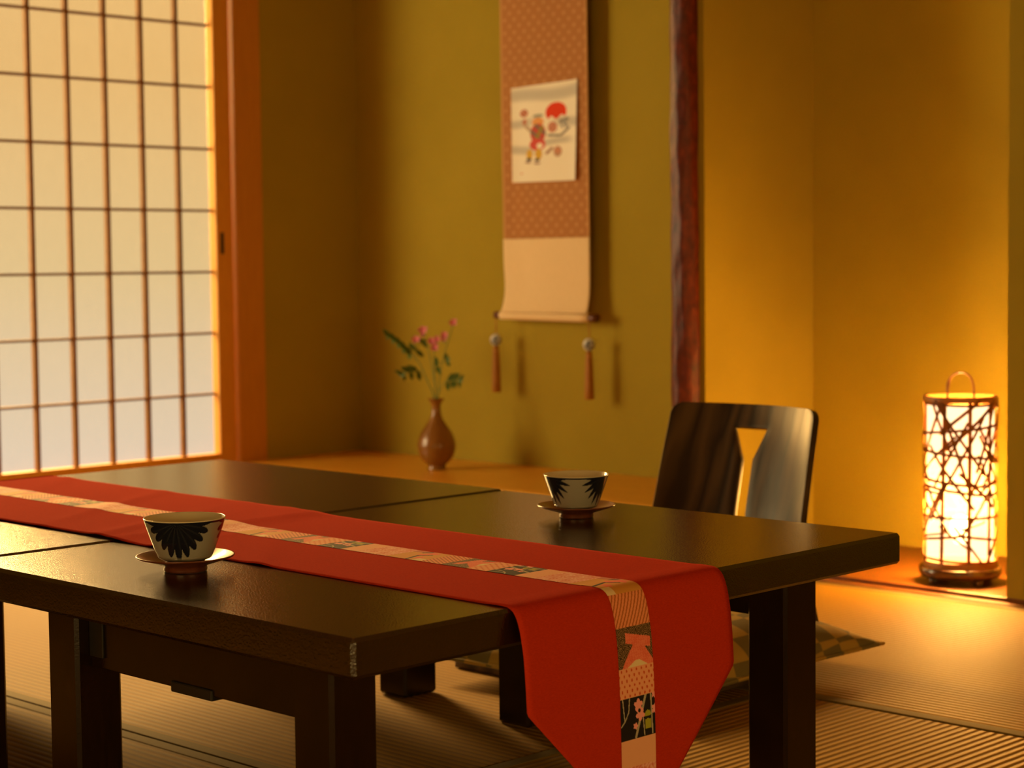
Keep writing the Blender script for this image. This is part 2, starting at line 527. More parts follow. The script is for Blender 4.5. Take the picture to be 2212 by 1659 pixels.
def polef(u, v):
    a = 2 * PI * u; z = CEIL * v
    r = pr + .0013 * math.sin(3 * a + 2.1 * z + ph[0]) + .0009 * math.sin(7 * a + 9 * z + ph[1]) + .0009 * math.sin(23 * z + 2 * a + ph[2]) + .0006 * math.sin(51 * z - 5 * a)
    return (px + r * math.cos(a), py + r * math.sin(a), z)


structure('trim_6', grid(polef, 48, 220), M_pole, 'round dark red bark pole between the two alcoves', 'post', smooth=True, loc=(px, py, 0))

# ------------------------------------------------------------------ tables
X1, YL, YR, X0 = -1.4421, 1.2313, 2.2186, -2.2085
HT, TH = .340, .0425


def make_table(loc, label, legs):
    x, y, z = loc
    t = thing('low_table', loc, label, 'table', 'low lacquered tables')
    ax0, ax1, ay0, ay1 = (X0, X1, YL, YR)
    obj('tabletop', B(ax0, ax1, ay0, ay1, HT - TH, HT), M_top, t, bevel=.0042, seg=1)
    for (lx, ly, w, d) in legs:
        obj('leg', B(lx, lx + w, ly, ly + d, 0, HT - TH), M_lacq, t, bevel=.0045, seg=1)
    return t


L1 = [(-1.5950, 1.2745, .066, .066), (-2.0810, 1.2745, .066, .066), (-1.5950, 2.0720, .066, .073), (-2.0810, 2.0700, .066, .073)]
t1 = make_table(((X0 + X1) / 2, (YL + YR) / 2, 0), 'nearer dark brown low table with the hanging end of the red runner', L1)
for y in (1.296, 2.110):
    ap = obj('apron', B(-2.0155, -1.5945, y, y + .022, .2205, HT - TH), M_lacq, t1, bevel=.002)
    obj('folding_bracket', B(-1.845, -1.765, y - .003, y + .025, .2155, .229), M_gap, ap, bevel=.002)
    obj('leg_gloss_plate', B(-2.014, -1.985, y - .0035, y, .235, .290), M_gap, ap, bevel=.001)  # thin plate put where the leg face only shows a glossy reflection
L2 = L1
t2 = dup_tree(t1)
t2['label'] = 'farther dark brown low table in front of the paper screen'
t2.location = (t1.location.x + X0 - X1 - .0040, t1.location.y + .0025, .0016)
t2.rotation_euler = (0, 0, math.radians(.2))

# ------------------------------------------------------------------ runner
RY = 1.6365
RT = .0012
X2 = X0 - (X1 - X0) - .0035
prof = [(-2.968, .05), (-2.967, .20), (-2.964, .31), (-2.9575, .3395), (-2.945, .3462), (-2.92, .3462), (-2.6, .3452), (-2.26, .3452), (-2.215, .3455), (-2.17, .3428), (-2.1, .3420), (-1.7, .3418), (-1.500, .3418),
        (-1.475, .3424), (-1.460, .3426), (-1.4480, .3419), (-1.4395, .3386), (-1.4335, .3318), (-1.4288, .3205), (-1.4250, .3050), (-1.4212, .2780), (-1.4178, .2260), (-1.4158, .15), (-1.4150, .045)]
P = [(a.x, a.z) for a in catmull([(x, 0, z) for x, z in prof], 14)]
ARC = [0.0]
for a, b in zip(P, P[1:]): ARC.append(ARC[-1] + math.dist(a, b))
LTOT = ARC[-1]


def at_arc(s):
    s = min(max(s, 0), LTOT)
    lo, hi = 0, len(ARC) - 1
    while hi - lo > 1:
        mdl = (lo + hi) // 2
        if ARC[mdl] <= s: lo = mdl
        else: hi = mdl
    t = (s - ARC[lo]) / max(ARC[hi] - ARC[lo], 1e-9)
    a, b = P[lo], P[hi]
    dx, dz = b[0] - a[0], b[1] - a[1]
    l = math.hypot(dx, dz) or 1
    return a[0] + dx * t, a[1] + dz * t, -dz / l, dx / l


def wr(x, y):
    """small wrinkles of the cloth on the table top"""
    w = 0.0
    for (x0, ang, amp, wd) in ((-2.23, .9, .0032, .018), (-2.32, 1.2, .0022, .020), (-2.08, .75, .0028, .016), (-2.5, 1.05, .0020, .02), (-2.13, 1.5, .0016, .014), (-2.75, .9, .0016, .02)):
        d = (x - x0) * math.sin(ang) + (y - RY) * math.cos(ang)
        w += amp * math.exp(-(d / wd) ** 2) * (.55 + .45 * math.sin(9 * (y - RY) + x0 * 7))
    return max(w, 0)


def runner_pt(y_off, s, lift=0.0):
    x, z, nx, nz = at_arc(s)
    y = RY + y_off
    flat = 1 if -2.92 < x < -1.56 else 0
    w = wr(x, y) * flat
    skew = 0.006 * (x + 1.42) * -1.0 if x < -1.42 else 0
    return (x + nx * lift, y + skew, z + nz * lift + w)


TIP_Z, SH_Z, HW = .047, .2265, .1800
# arc where the hanging end starts to narrow
s_sh = next(ARC[i] for i in range(len(P)) if P[i][0] > -1.43 and P[i][1] < SH_Z)
s_tip = LTOT - .002
s_sh0 = next(ARC[i] for i in range(len(P)) if P[i][1] > SH_Z)


def half_w(s):
    if s > s_sh: return max(HW * (1 - (s - s_sh) / (s_tip - s_sh)), .0005)
    if s < s_sh0: return max(HW * s / s_sh0, .0005)
    return HW


NS = 420
S_LIST = [LTOT * i / NS for i in range(NS + 1)]
run = thing('table_runner', (-2.1, RY, .345), 'red cloth runner with a patchwork stripe laid over both tables', 'table runner')
bm = grid(lambda u, v: runner_pt((u * 2 - 1) * half_w(v * s_tip), v * s_tip), 40, NS)
o = obj('cloth', bm, M_red, run, smooth=True)
sm = o.modifiers.new('solid', 'SOLIDIFY'); sm.thickness = RT; sm.offset = 1

# patchwork stripe
z_marks = [.3374 + .010, .2979, .2550, .2169, .1727, .1366]


def arc_of_z(z):
    return next(ARC[i] for i in range(len(P)) if P[i][0] > -1.46 and P[i][1] <= z)


S_STR = arc_of_z(.3350); S_KIM = arc_of_z(.2979); S_DOT = arc_of_z(.2550); S_BLK = arc_of_z(.2169); S_PLN = arc_of_z(.1727); S_PNK = arc_of_z(.1366)
PER = .322
# one period measured from the start of the striped patch: stripe kimono dots black plain pink ochre
offs = [0, S_KIM - S_STR, S_DOT - S_STR, S_BLK - S_STR, S_PLN - S_STR, S_PNK - S_STR, S_PNK - S_STR + .058, PER]

C_PEACH, C_SALM, C_RED = lin(0.9, 0.448, 0.298), lin(0.86, 0.325, 0.149), lin(0.72, 0.101, 0.0525)
C_BLACK, C_TAN, C_PINK, C_GREEN = lin(0.012, 0.008, 0.007), lin(0.36, 0.269, 0.193), lin(0.94, 0.381, 0.385), lin(0.4, 0.4, 0.03)
C_CREAM, C_OCH, C_DKBR = lin(0.86, 0.694, 0.42), lin(0.72, 0.336, 0.07), lin(0.05, 0.026, 0.01)


def mixc(a, b, t):
    t = min(max(t, 0), 1)
    return tuple(a[i] * (1 - t) + b[i] * t for i in range(3)) + (1,)


def hsh(i, j):
    return (math.sin(i * 127.1 + j * 311.7) * 43758.5453) % 1.0


def petal_flower(x, y, cx, cy, r, rot=0.0):
    dx, dy = x - cx, y - cy
    d = math.hypot(dx, dy); a = math.atan2(dy, dx) + rot
    return d < r * (.62 + .38 * abs(math.cos(2.5 * a)))


def seg_d(x, y, ax, ay, bx, by):
    vx, vy = bx - ax, by - ay
    t = max(0, min(1, ((x - ax) * vx + (y - ay) * vy) / (vx * vx + vy * vy)))
    return math.hypot(x - ax - t * vx, y - ay - t * vy)


def patch_col(u, s):
    """u across (0 left .. 1 right seen from the near end), s arc length"""
    q = (s - S_STR) % PER
    k = max(i for i in range(7) if offs[i] <= q + 1e-9)
    v = (q - offs[k]) / (offs[k + 1] - offs[k])          # 0 at the top, 1 at the bottom
    xx, yy = u * .060, v * (offs[k + 1] - offs[k])        # metres
    if k == 0:                                            # diagonal stripes
        f = ((xx + yy * .62) / .0058) % 1.0
        return mixc(C_SALM, lin(0.46, 0.112, 0.028), 1 if f < .36 else 0)
    if k == 1:                                            # kimono on swirls
        # robe
        robe = (abs((u - .60) + (v - .30) * .05) < .36 and .14 + .28 * (u - .3) < v < .40 + .28 * (u - .3)) or \
               (abs(u - .58) < .10 + .60 * max(v - .40, 0) ** .9 and v > .35)
        if v > .84 and abs(u - .55) < .30 * (v - .80) / .2: return C_CREAM
        if robe:
            n = math.sin(xx * 900 + 3 * math.sin(yy * 600)) * math.sin(yy * 1000 + 2 * math.sin(xx * 700))
            return mixc(lin(0.82, 0.134, 0.0788), lin(0.92, 0.269, 0.175), .5 + .5 * n)
        ci, cj = math.floor(xx / .011), math.floor(yy / .011)
        best = 9
        for a in (-1, 0, 1):
            for b in (-1, 0, 1):
                cx = (ci + a + .5 + .3 * (hsh(ci + a, cj + b) - .5)) * .011; cy = (cj + b + .5 + .3 * (hsh(cj + b, ci + a) - .5)) * .011
                best = min(best, math.hypot(xx - cx, yy - cy))
        sw = (best / .0021) % 1.0
        return mixc(C_DKBR, lin(0.34, 0.202, 0.0963), 1 if sw > .62 else 0)
    if k == 2:                                            # dots
        j = math.floor(yy / .0058)
        cx = ((xx / .0086 + (.5 if j % 2 else 0)) % 1 - .5) * .0086; cy = (yy % .0058) - .0029
        return lin(0.66, 0.0784, 0.021) if (cx / .0014) ** 2 + (cy / .0018) ** 2 < 1 else lin(0.9, 0.403, 0.228)
    if k == 3:                                            # black with branches and blossom
        if petal_flower(xx, yy, .031, .010, .0078, .3) or petal_flower(xx, yy, .034, .021, .0080, .9) or petal_flower(xx, yy, .0255, .0335, .0042) or petal_flower(xx, yy, .0600, .0185, .0065) or petal_flower(xx, yy, .0585, .002, .004):
            if math.hypot(xx - .0325, yy - .0165) < .0022: return C_BLACK
            return C_PINK
        if (math.hypot(xx - .047, yy - .0235) < .0052 and abs(yy - .0265) > .0012) or (abs(xx - .0475) < .0048 and .0285 < yy < .0400): return C_GREEN
        for (a, b, c, d, w) in ((.004, 0, .007, .026, .0008), (.007, .026, .0005, .031, .0008), (.016, 0, .014, .016, .0008), (.014, .016, .007, .026, .0008), (.044, 0, .026, .046, .0019), (.053, 0, .055, .046, .0012), (.039, .026, .041, .046, .0009)):
            if seg_d(xx, yy, a, b, c, d) < w: return lin(0.46, 0.414, 0.315)
        return C_BLACK
    if k == 4: return lin(0.88, 0.448, 0.28)                  # plain
    if k == 5:                                            # pink lace
        n = math.sin(xx * 520 + 2.5 * math.sin(yy * 330)) * math.sin(yy * 610 + 2 * math.sin(xx * 410))
        return mixc(lin(0.78, 0.224, 0.158), lin(0.92, 0.515, 0.455), .5 + .9 * n)
    # ochre with a black branch and red blossoms, cream corner
    if seg_d(xx, yy, .002, .038, .030, .030) < .0022 or seg_d(xx, yy, .030, .030, .042, .042) < .0018 or seg_d(xx, yy, .048, .020, .058, .026) < .0022: return C_BLACK
    if petal_flower(xx, yy, .038, .032, .010, .2) or petal_flower(xx, yy, .050, .038, .009, .7) or petal_flower(xx, yy, .018, .044, .007): return lin(0.88, 0.179, 0.123)
    if v > .78 and u < .25: return C_CREAM
    if u > .8 and v < .5: return lin(0.62, 0.202, 0.14)
    return C_OCH


BW = .0300
SB = s_tip - .034


def band_fn(u, v):
    s = v * SB
    return runner_pt((u * 2 - 1) * min(BW, half_w(s)), s, .0005)


bm = grid(band_fn, 84, 2300, colfn=lambda u, v: patch_col(u, v * SB))
obj('patchwork_stripe', bm, M_patch, run, smooth=True)


# ------------------------------------------------------------------ tea cups and saucers
def cup_profile():
    outer = [(0, .0004), (.020, .0002), (.0228, 0), (.0238, .0010), (.0240, .0030), (.0275, .0042), (.0318, .0062), (.0340, .0100)]
    n = 54
    side = []
    for i in range(n + 1):
        t = i / n
        r = .0340 + (.0502 - .0340) * (t ** .92)
        side.append((r, .0100 + (.0548 - .0100) * t))
    rim = [(.0505, .0556), (.0502, .0562), (.0495, .0563), (.0488, .0557)]
    inner = [(.0466, .050), (.0425, .038), (.0368, .022), (.0318, .0125), (.024, .0090), (0, .0080)]
    return outer + side + rim + inner


def cup_color(centres, span, pointed):
    """white glaze with half rosettes of blue-black petals hanging from the rim"""
    white, blue, blue2 = lin(.32, .31, .27), lin(.008, .010, .020), lin(.030, .032, .036)
    prof = cup_profile(); zr = .0548; nout = 8 + 55

    def f(a, r, z, k):
        if k >= nout + 2: return lin(.70, .66, .52)
        if k >= nout: return lin(.66, .60, .44)
        if z > .0528: return blue
        for c in centres:
            d = (a - c + PI) % (2 * PI) - PI
            x, y = d * .0440, zr - z
            ang = math.atan2(x, max(y, 1e-5)); rad = math.hypot(x, y)
            n = 10
            t = ang / PI * n
            fr = abs(t - round(t)) * 2
            R0 = .0395 + .0078 * math.cos(ang) ** 6
            if not pointed: edge = R0 * (1 - .27 * fr ** 2.2)
            else: edge = R0 * (1.0 - .42 * fr ** .9)
            if rad < edge:
                st = math.sin(ang * n * 2.0)
                return mixc(blue, blue2, max(0, st) * .9 * (1 - rad / .05))
        return white
    return f


SAUCER = [(0, .0012), (.022, .0012), (.0245, 0), (.0262, .0004), (.0268, .0025), (.0262, .0060), (.0290, .0080), (.0400, .0112), (.0520, .0152), (.0592, .0176), (.0603, .0188), (.0600, .0200), (.0588, .0198), (.0500, .0172), (.0400, .0138), (.0330, .0112), (.0310, .0102), (0, .0102)]


def tea_set(cx, cy, z0, sc, rot, centres, pointed, cup_label, saucer_label):
    s = obj('saucer', lathe((0, 0, 0), SAUCER, 96), M_saucer, smooth=True)
    s.location = (cx, cy, z0); s.scale = (sc, sc, sc)
    tag(s, saucer_label, 'saucer', 'russet wooden saucers')
    c = obj('tea_cup', lathe((0, 0, 0), cup_profile(), 360, colfn=cup_color(centres, .9, pointed)), M_cup, smooth=True)
    c.location = (cx, cy, z0 + .0104 * sc); c.scale = (sc, sc, sc); c.rotation_euler = (0, 0, rot)
    tag(c, cup_label, 'cup', 'blue and white tea cups')


a1 = math.atan2(-1.3764, 1.9261)
a2 = math.atan2(-2.0507, 1.8921)
tea_set(-1.9261, 1.3764, HT + .0003, 1.0, a1 - .21, (0, 2 * PI / 3, 4 * PI / 3), False,
        'white tea cup with one round-petalled blue-black flower facing the viewer', 'russet saucer under the cup at the near side of the runner')
tea_set(-1.8921, 2.0507, HT + .0003, .955, a2, (PI / 3 * .98, PI, -PI / 3 * .98), True,
        'white tea cup with spiky blue-black leaves at both sides, before the chair', 'russet saucer under the cup in front of the chair')

# ------------------------------------------------------------------ hanging scroll
SY = 3.928        # plane of the scroll
SX0, SX1 = -3.9035, -3.5660
sc = thing('hanging_scroll', ((SX0 + SX1) / 2, SY, .56), 'brown hanging scroll with a small painted sheet on the olive alcove wall', 'scroll')


def sag(x, z):
    u = (x - SX0) / (SX1 - SX0)
    d = .0035 * math.sin(2.2 * z + 1.0) + .006 * math.exp(-((u - .12) / .09) ** 2) * math.exp(-((z - .88) / .12) ** 2)
    d += .006 * math.exp(-((u + .9 * (z - .66) - .25) / .10) ** 2) * (1 if z < .775 else 0) * math.sin(max(0, min(1, (.775 - z) / .17)) * PI)
    return SY + d


def edge_in(z):
    # the lower edge of the cloth draws in a little on one side
    return .006 * math.exp(-((z - .64) / .06) ** 2)


ZJ = .783
bro, bro_l, hem = lin(.45, .185, .045), lin(.60, .30, .10), lin(.58, .29, .09)


def brocade(u, v):
    x = u * (SX1 - SX0); z = ZJ + v * 1.55
    if u < .025 or u > .975: return hem
    ix = x / .0385; j = math.floor(z / .0184)
    cx = ((ix + (.5 if j % 2 else 0)) % 1 - .5) * .0385; cz = (z % .0184) - .0092
    d = math.hypot(cx, cz)
    return mixc(bro_l, bro, (d - .0034) / .0036)


obj('brocade_panel', grid(lambda u, v: (SX0 + u * (SX1 - SX0), sag(SX0 + u * (SX1 - SX0), ZJ + v * 1.55), ZJ + v * 1.55), 110, 430, colfn=brocade), M_scroll, sc, smooth=True).modifiers.new('s', 'SOLIDIFY').thickness = .001


def plain(u, v):
    z = ZJ - v * (ZJ - .572)
    xl = SX0 + edge_in(z); x = xl + u * (SX1 - xl)
    return (x, sag(x, z) * (1 - v ** 6) + (SY - .013) * v ** 6, z)


obj('plain_panel', grid(plain, 40, 60), M_scroll_plain, sc, smooth=True).modifiers.new('s', 'SOLIDIFY').thickness = .001
bm = bmesh.new()
tube(bm, [(SX0 + .002 - .012 + i * (SX1 - SX0 + .010) / 10, SY, .5625 - .004 * i / 10) for i in range(11)], .0128, 20)
obj('rolled_hem', bm, M_scroll_plain, sc, smooth=True)
for x0, x1, zz in ((SX0 - .034, SX0 - .008, .5630), (SX1 - .004, SX1 + .026, .5578)):
    bm = bmesh.new()
    tube(bm, [(x0 + (x1 - x0) * t, SY, zz) for t in (0, .1, .2, .6, 1)], lambda t: .0118 - .0030 * abs(t - .5) * (1 if t < .4 else 0), 20)
    obj('roller_knob', bm, M_roller, sc, smooth=True)


# painted sheet fixed to the brocade
def sheet_col(u, v):
    """u left to right, v bottom to top; a dancer in red and yellow under a red sun among grey mist"""
    paper, grey, red = lin(.97, .90, .74), lin(.46, .44, .38), lin(.80, .055, .012)
    x, y = u * .63, v          # aspect
    c = paper
    m = 0
    for (y0, h, x0, x1) in ((.90, .065, -.1, .7), (.62, .045, -.1, .2), (.60, .05, .42, .7), (.34, .045, -.1, .22), (.40, .035, .28, .56)):
        e = math.exp(-((y - y0 - .015 * math.sin(9 * x + y0 * 8)) / h) ** 4)
        ex = 1 / (1 + math.exp(-(x - x0) * 40)) / (1 + math.exp((x - x1) * 40))
        m = max(m, .65 * e * ex)
    c = mixc(c, grey, m)
    if (x - .425) ** 2 + (y - .700) ** 2 < .100 ** 2 and y > .645 + .018 * math.sin(70 * x) + .5 * max(0, x - .46): c = red
    def blob(cx, cy, rx, ry): return ((x - cx) / rx) ** 2 + ((y - cy) / ry) ** 2 < 1
    if seg_d(x, y, .35, .47, .47, .46) < .012 or seg_d(x, y, .47, .46, .55, .53) < .012 or seg_d(x, y, .47, .60, .53, .62) < .018: c = lin(.30, .28, .24)
    if blob(.505, .575, .040, .050) and math.sin(x * 120 + y * 60) > -.5: c = lin(.36, .36, .34)
    if blob(.25, .68, .052, .018): c = lin(.40, .42, .34)
    if blob(.25, .615, .056, .048): c = lin(.85, .40, .14)
    if seg_d(x, y, .21, .50, .115, .60) < .016: c = lin(.60, .45, .32)
    if blob(.12, .63, .022, .030) or blob(.115, .72, .040, .042): c = lin(.72, .30, .20) if (math.sin(x * 160) * math.sin(y * 140) > -.2) else lin(.3, .1, .06)
    if blob(.39, .55, .045, .055): c = lin(.74, .36, .24) if (math.sin(x * 150 + 1) * math.sin(y * 130) > -.3) else lin(.35, .05, .03)
    if blob(.25, .50, .075, .10): c = lin(.62, .10, .07) if math.sin(60 * (x + y)) > -.3 else lin(.22, .18, .14)
    if seg_d(x, y, .24, .46, .29, .56) < .014: c = lin(.34, .30, .05)
    if blob(.245, .385, .078, .062): c = lin(.72, .10, .08) if math.hypot(x - .265, y - .37) > .03 else paper
    if blob(.165, .285, .030, .055) or blob(.255, .285, .034, .055): c = lin(.74, .46, .06)
    if blob(.16, .235, .026, .016) or blob(.24, .225, .026, .016): c = lin(.10, .07, .05)
    if blob(.15, .205, .032, .010) or blob(.24, .190, .032, .010): c = lin(.35, .2, .15)
    if blob(.44, .30, .040, .055): c = lin(.66, .30, .18) if math.hypot(x - .44, y - .31) < .03 else lin(.55, .33, .22)
    if seg_d(x, y, .335, .29, .385, .335) < .014: c = lin(.45, .25, .16)
    if blob(.085, .09, .010, .010): c = lin(.80, .35, .22)
    return c


QZ0, QZ1 = .9440, 1.2165
qa, qb = (-3.8570, -3.8560), (-3.6010, -3.6060)   # left / right x at top, bottom


def sheet(u, v):
    xl = qa[1] + (qa[0] - qa[1]) * v; xr = qb[1] + (qb[0] - qb[1]) * v
    x = xl + (xr - xl) * u
    z = (QZ0 - .002 * u) + v * (QZ1 - QZ0 + .006 * u - .004 * (1 - u))
    y = SY - .0030 - .010 * max(0, (u - .80) / .2) ** 2 * (1 - v * .6) - .004 * max(0, (.12 - u) / .12) ** 2
    return (x, y, z)


obj('painted_sheet', grid(sheet, 150, 230, colfn=sheet_col), M_print, sc, smooth=True)


# scroll weights
def weight(x, zt, label):
    w = thing('scroll_weight', (x, SY - .006, zt), label, 'scroll weight', 'ceramic scroll weights with tassels')
    y = SY - .014
    bm = bmesh.new(); tube(bm, [(x, y, zt - .002), (x + .001, y - .001, zt - .025), (x, y, zt - .045)], .0011, 6)
    tube(bm, [(x + .0018, y, zt - .002), (x + .002, y + .001, zt - .03), (x + .001, y, zt - .045)], .0010, 6)
    obj('cord', bm, M_cord, w)
    zc = zt - .062
    def cc(a, r, z, k):
        if r < .010 and hsh(int(a * 6), k) > .35: return lin(.03, .03, .03)
        return lin(.62, .60, .52) if hsh(int(a * 3), k // 2) > .25 else lin(.18, .18, .17)
    bm = lathe((0, 0, 0), [(0, .0085), (.004, .0085), (.008, .0080), (.013, .0062), (.0168, .0035), (.0182, 0), (.0168, -.0035), (.013, -.0062), (.008, -.008), (0, -.0085)], 40, colfn=cc)
    bmesh.ops.rotate(bm, verts=bm.verts, cent=(0, 0, 0), matrix=Matrix.Rotation(PI / 2, 3, 'X'))
    bmesh.ops.rotate(bm, verts=bm.verts, cent=(0, 0, 0), matrix=Matrix.Rotation(.35, 3, 'Z'))
    bmesh.ops.translate(bm, verts=bm.verts, vec=(x, y, zc))
    obj('ceramic_disc', bm, M_ceramic, w, smooth=True)
    z1 = zc - .0215
    ts = obj('tassel', lathe((x, y, z1), [(0, .004), (.005, .0035), (.0084, 0), (.0092, -.006), (.0086, -.012), (.0104, -.022), (.0120, -.06), (.0132, -.100), (.0138, -.128), (.0118, -.131), (0, -.130)], 20), M_tassel, w, smooth=True)
    obj('tassel_knot', lathe((x, y, z1 - .0095), [(.0086, .0022), (.0102, .001), (.0102, -.001), (.0086, -.0022)], 20), M_cord, ts, smooth=True)


weight(SX0 - .020, .553, 'white disc weight with amber tassel on the roller end nearer the vase')
weight(SX1 + .008, .547, 'white disc weight with amber tassel on the roller end nearer the red pole')

# ------------------------------------------------------------------ vase and flowers
VX, VY, VZ = -3.9976, 3.742, ZT
vp = [(0, 0.0005), (.026, .0), (.0275, .002), (.0265, .007), (.0255, .012), (.030, .017), (.041, .027), (.0500, .042), (.0545, .058), (.0556, .070), (.0535, .084), (.0475, .101), (.0385, .117), (.0285, .131), (.0205, .144),
      (.0150, .158), (.0128, .170), (.0125, .180), (.0140, .189), (.0185, .197), (.0235, .2020), (.0242, .2040), (.0225, .2046), (.0180, .2000), (.0120, .190), (.0105, .178), (.0110, .165), (.018, .145), (.030, .11), (.03, .06), (0, .05)]
P2 = catmull([(r, 0, z) for r, z in vp[1:-5]], 5)
vfull = [vp[0]] + [(max(q.x, .0005), q.z) for q in P2] + vp[-5:]
vs = obj('vase', lathe((VX, VY, VZ), vfull, 72), M_vase, None, loc=(VX, VY, VZ), smooth=True)
tag(vs, 'small round bronze-brown vase with a narrow neck on the alcove floor', 'vase')


def leaf_bm(bm, base, tip, width, nrm=Vector((.7, -.7, .2)), fold=.15):
    a, b = Vector(base), Vector(tip)
    d = b - a; L = d.length; d.normalize()
    s = d.cross(nrm).normalized(); n = s.cross(d)
    rows = []
    for i in range(7):
        t = i / 6; w = width * math.sin(PI * min(1, t * .93 + .05)) ** .8 * (1 - .25 * t)
        c = a + d * (L * t) - n * (.10 * L * (t - .5) ** 2)
        rows.append([bm.verts.new(c + s * w + n * fold * w), bm.verts.new(c), bm.verts.new(c - s * w + n * fold * w)])
    for p_, q_ in zip(rows, rows[1:]):
        for k in (0, 1): bm.faces.new((p_[k], p_[k + 1], q_[k + 1], q_[k]))
    return bm


def flower_bm(c, r, seed):
    rn = random.Random(seed); bm = bmesh.new()
    face = Vector((.55, -.75, .35 + rn.uniform(-.3, .3))).normalized()
    s = face.cross(Vector((0, 0, 1))).normalized(); u = s.cross(face)
    for k in range(5):
        a = 2 * PI * k / 5 + rn.uniform(-.2, .2)
        dr = (s * math.cos(a) + u * math.sin(a)) * .92 + face * .4
        c0 = Vector(c); t = c0 + dr.normalized() * r * rn.uniform(.85, 1.1)
        leaf_bm(bm, c0, t, r * .42, nrm=face, fold=.3)
    return bm


MOUTH = Vector((VX, VY, VZ + .198))


def spray(pts, label, flowers=(), leaves=(), calyx=True, thick=.0021):
    st = thing('flower_stem', MOUTH, label, 'flower stem', 'cut stems in the bronze vase')
    path = catmull([Vector(q) for q in pts], 8)
    bm = bmesh.new(); tube(bm, path, lambda t: thick * (1 - .45 * t), 6)
    obj('stem', bm, M_stem, st, smooth=True)
    for i, (c, r) in enumerate(flowers):
        f = obj('blossom', flower_bm(c, r * 1.3, i + int(abs(c[0]) * 1000)), M_petal, st, smooth=True)
        bm = bmesh.new()
        near = min(path, key=lambda q: (q - Vector(c)).length)
        tube(bm, catmull([near, (near + Vector(c)) / 2 + Vector((0, 0, -.004)), Vector(c)], 4), .0009, 5)
        cc = Vector(c); tube(bm, [cc + Vector((-.002, .002, -.010)), cc + Vector((0, 0, -.004)), cc], lambda t: .0022 - .0006 * t, 6)
        obj('calyx', bm, M_stem, f)
    for (a, b, n, w) in leaves:          # compound leaf along a rib
        A, Bv = Vector(a), Vector(b)
        bm = bmesh.new()
        rib = catmull([A, (A + Bv) / 2 + Vector((0, 0, .006)), Bv], 6)
        tube(bm, rib, .0008, 5)
        d = (Bv - A).normalized(); L = (Bv - A).length
        sd_ = Vector((.3, -.2, 1)).cross(d).normalized()
        up_ = d.cross(sd_).normalized()
        for k in range(n):
            t = .30 + .62 * k / max(n - 1, 1)
            c = rib[int(t * (len(rib) - 1))]
            for sgn in (-1, 1):
                tip = c + d * (.25 * L) * .6 + (up_ * sgn * .8 + sd_ * sgn * .5 + Vector((0, 0, -.25))).normalized() * (w * 4.0 * (1 - .40 * t))
                leaf_bm(bm, c, tip, w * 1.0 * (1 - .3 * t))
        leaf_bm(bm, rib[-3], Bv + d * .012, w * .8)
        obj('leaf', bm, M_leaf, st, smooth=True)
    return st


Y0 = VY
spray([MOUTH + Vector((-.006, 0, -.10)), MOUTH + Vector((-.006, 0, 0)), (-4.028, Y0 - .006, .38), (-4.055, Y0 - .012, .43), (-4.083, Y0 - .015, .462)],
      'leafy stem bending from the vase towards the paper screen, its fern-like leaf tip highest', leaves=(((-4.055, Y0 - .012, .430), (-4.172, Y0 - .03, .510), 5, .011), ((-4.040, Y0 - .01, .405), (-4.120, Y0 - .02, .392), 3, .010), ((-4.075, Y0 - .014, .452), (-4.070, Y0 + .02, .487), 2, .009)),
      flowers=(((-4.068, Y0 - .01, .494), .012),))
spray([MOUTH + Vector((-.003, .002, -.10)), MOUTH + Vector((-.002, .002, 0)), (-4.012, Y0 + .004, .40), (-4.030, Y0 + .004, .46), (-4.044, Y0, .518)],
      'flowering stem rising nearly straight to one pink blossom above the fern-like leaf', flowers=(((-4.044, Y0 - .004, .522), .0125), ((-4.056, Y0 + .006, .512), .008)), leaves=(((-4.012, Y0 + .004, .408), (-3.960, Y0 + .012, .438), 2, .009),))
spray([MOUTH + Vector((.002, -.003, -.10)), MOUTH + Vector((.001, -.002, 0)), (-3.998, Y0 - .004, .40), (-3.997, Y0 - .006, .45), (-3.992, Y0 - .006, .488)],
      'short flowering stem in the middle with a cluster of pink blossoms', flowers=(((-4.003, Y0 - .008, .491), .0125), ((-3.990, Y0 - .010, .472), .0115), ((-3.985, Y0 - .004, .496), .010)))
spray([MOUTH + Vector((.005, .003, -.10)), MOUTH + Vector((.004, .003, 0)), (-3.982, Y0 + .004, .40), (-3.958, Y0 + .004, .47), (-3.922, Y0, .540)],
      'tallest flowering stem leaning towards the scroll, one blossom at its tip', flowers=(((-3.919, Y0 - .002, .546), .011), ((-3.955, Y0 - .004, .508), .011), ((-3.964, Y0 + .003, .497), .009)))
spray([MOUTH + Vector((.008, -.003, -.08)), MOUTH + Vector((.008, -.004, 0)), (-3.975, Y0 - .006, .352), (-3.950, Y0 - .010, .375), (-3.930, Y0 - .014, .386)],
      'low leafy stem reaching from the vase towards the scroll tassel', leaves=(((-3.955, Y0 - .01, .372), (-3.872, Y0 - .022, .382), 4, .008),))

# ------------------------------------------------------------------ zaisu chair and cushion
CX = -2.200
chair = thing('legless_chair', (CX, 2.62, 0), 'dark wooden legless floor chair with a forked slot in its back', 'chair')
HB0, HB1 = .060, .437


def back_y(z):
    K = ((.0, 2.788), (.06, 2.790), (.12, 2.797), (.24, 2.828), (.34, 2.868), (.44, 2.910), (.5, 2.93))
    for (za, ya), (zb, yb) in zip(K, K[1:]):
        if z <= zb: return ya + (yb - ya) * (z - za) / (zb - za)
    return K[-1][1]


def half_back(z):
    w = .1775
    if z < .24: w += .058 * ((.24 - z) / .16) ** 1.4
    else: w -= .006 * (z - .24) / .2
    r = .020
    if z > HB1 - r: w -= r - math.sqrt(max(0, r * r - (z - HB1 + r) ** 2))
    return w


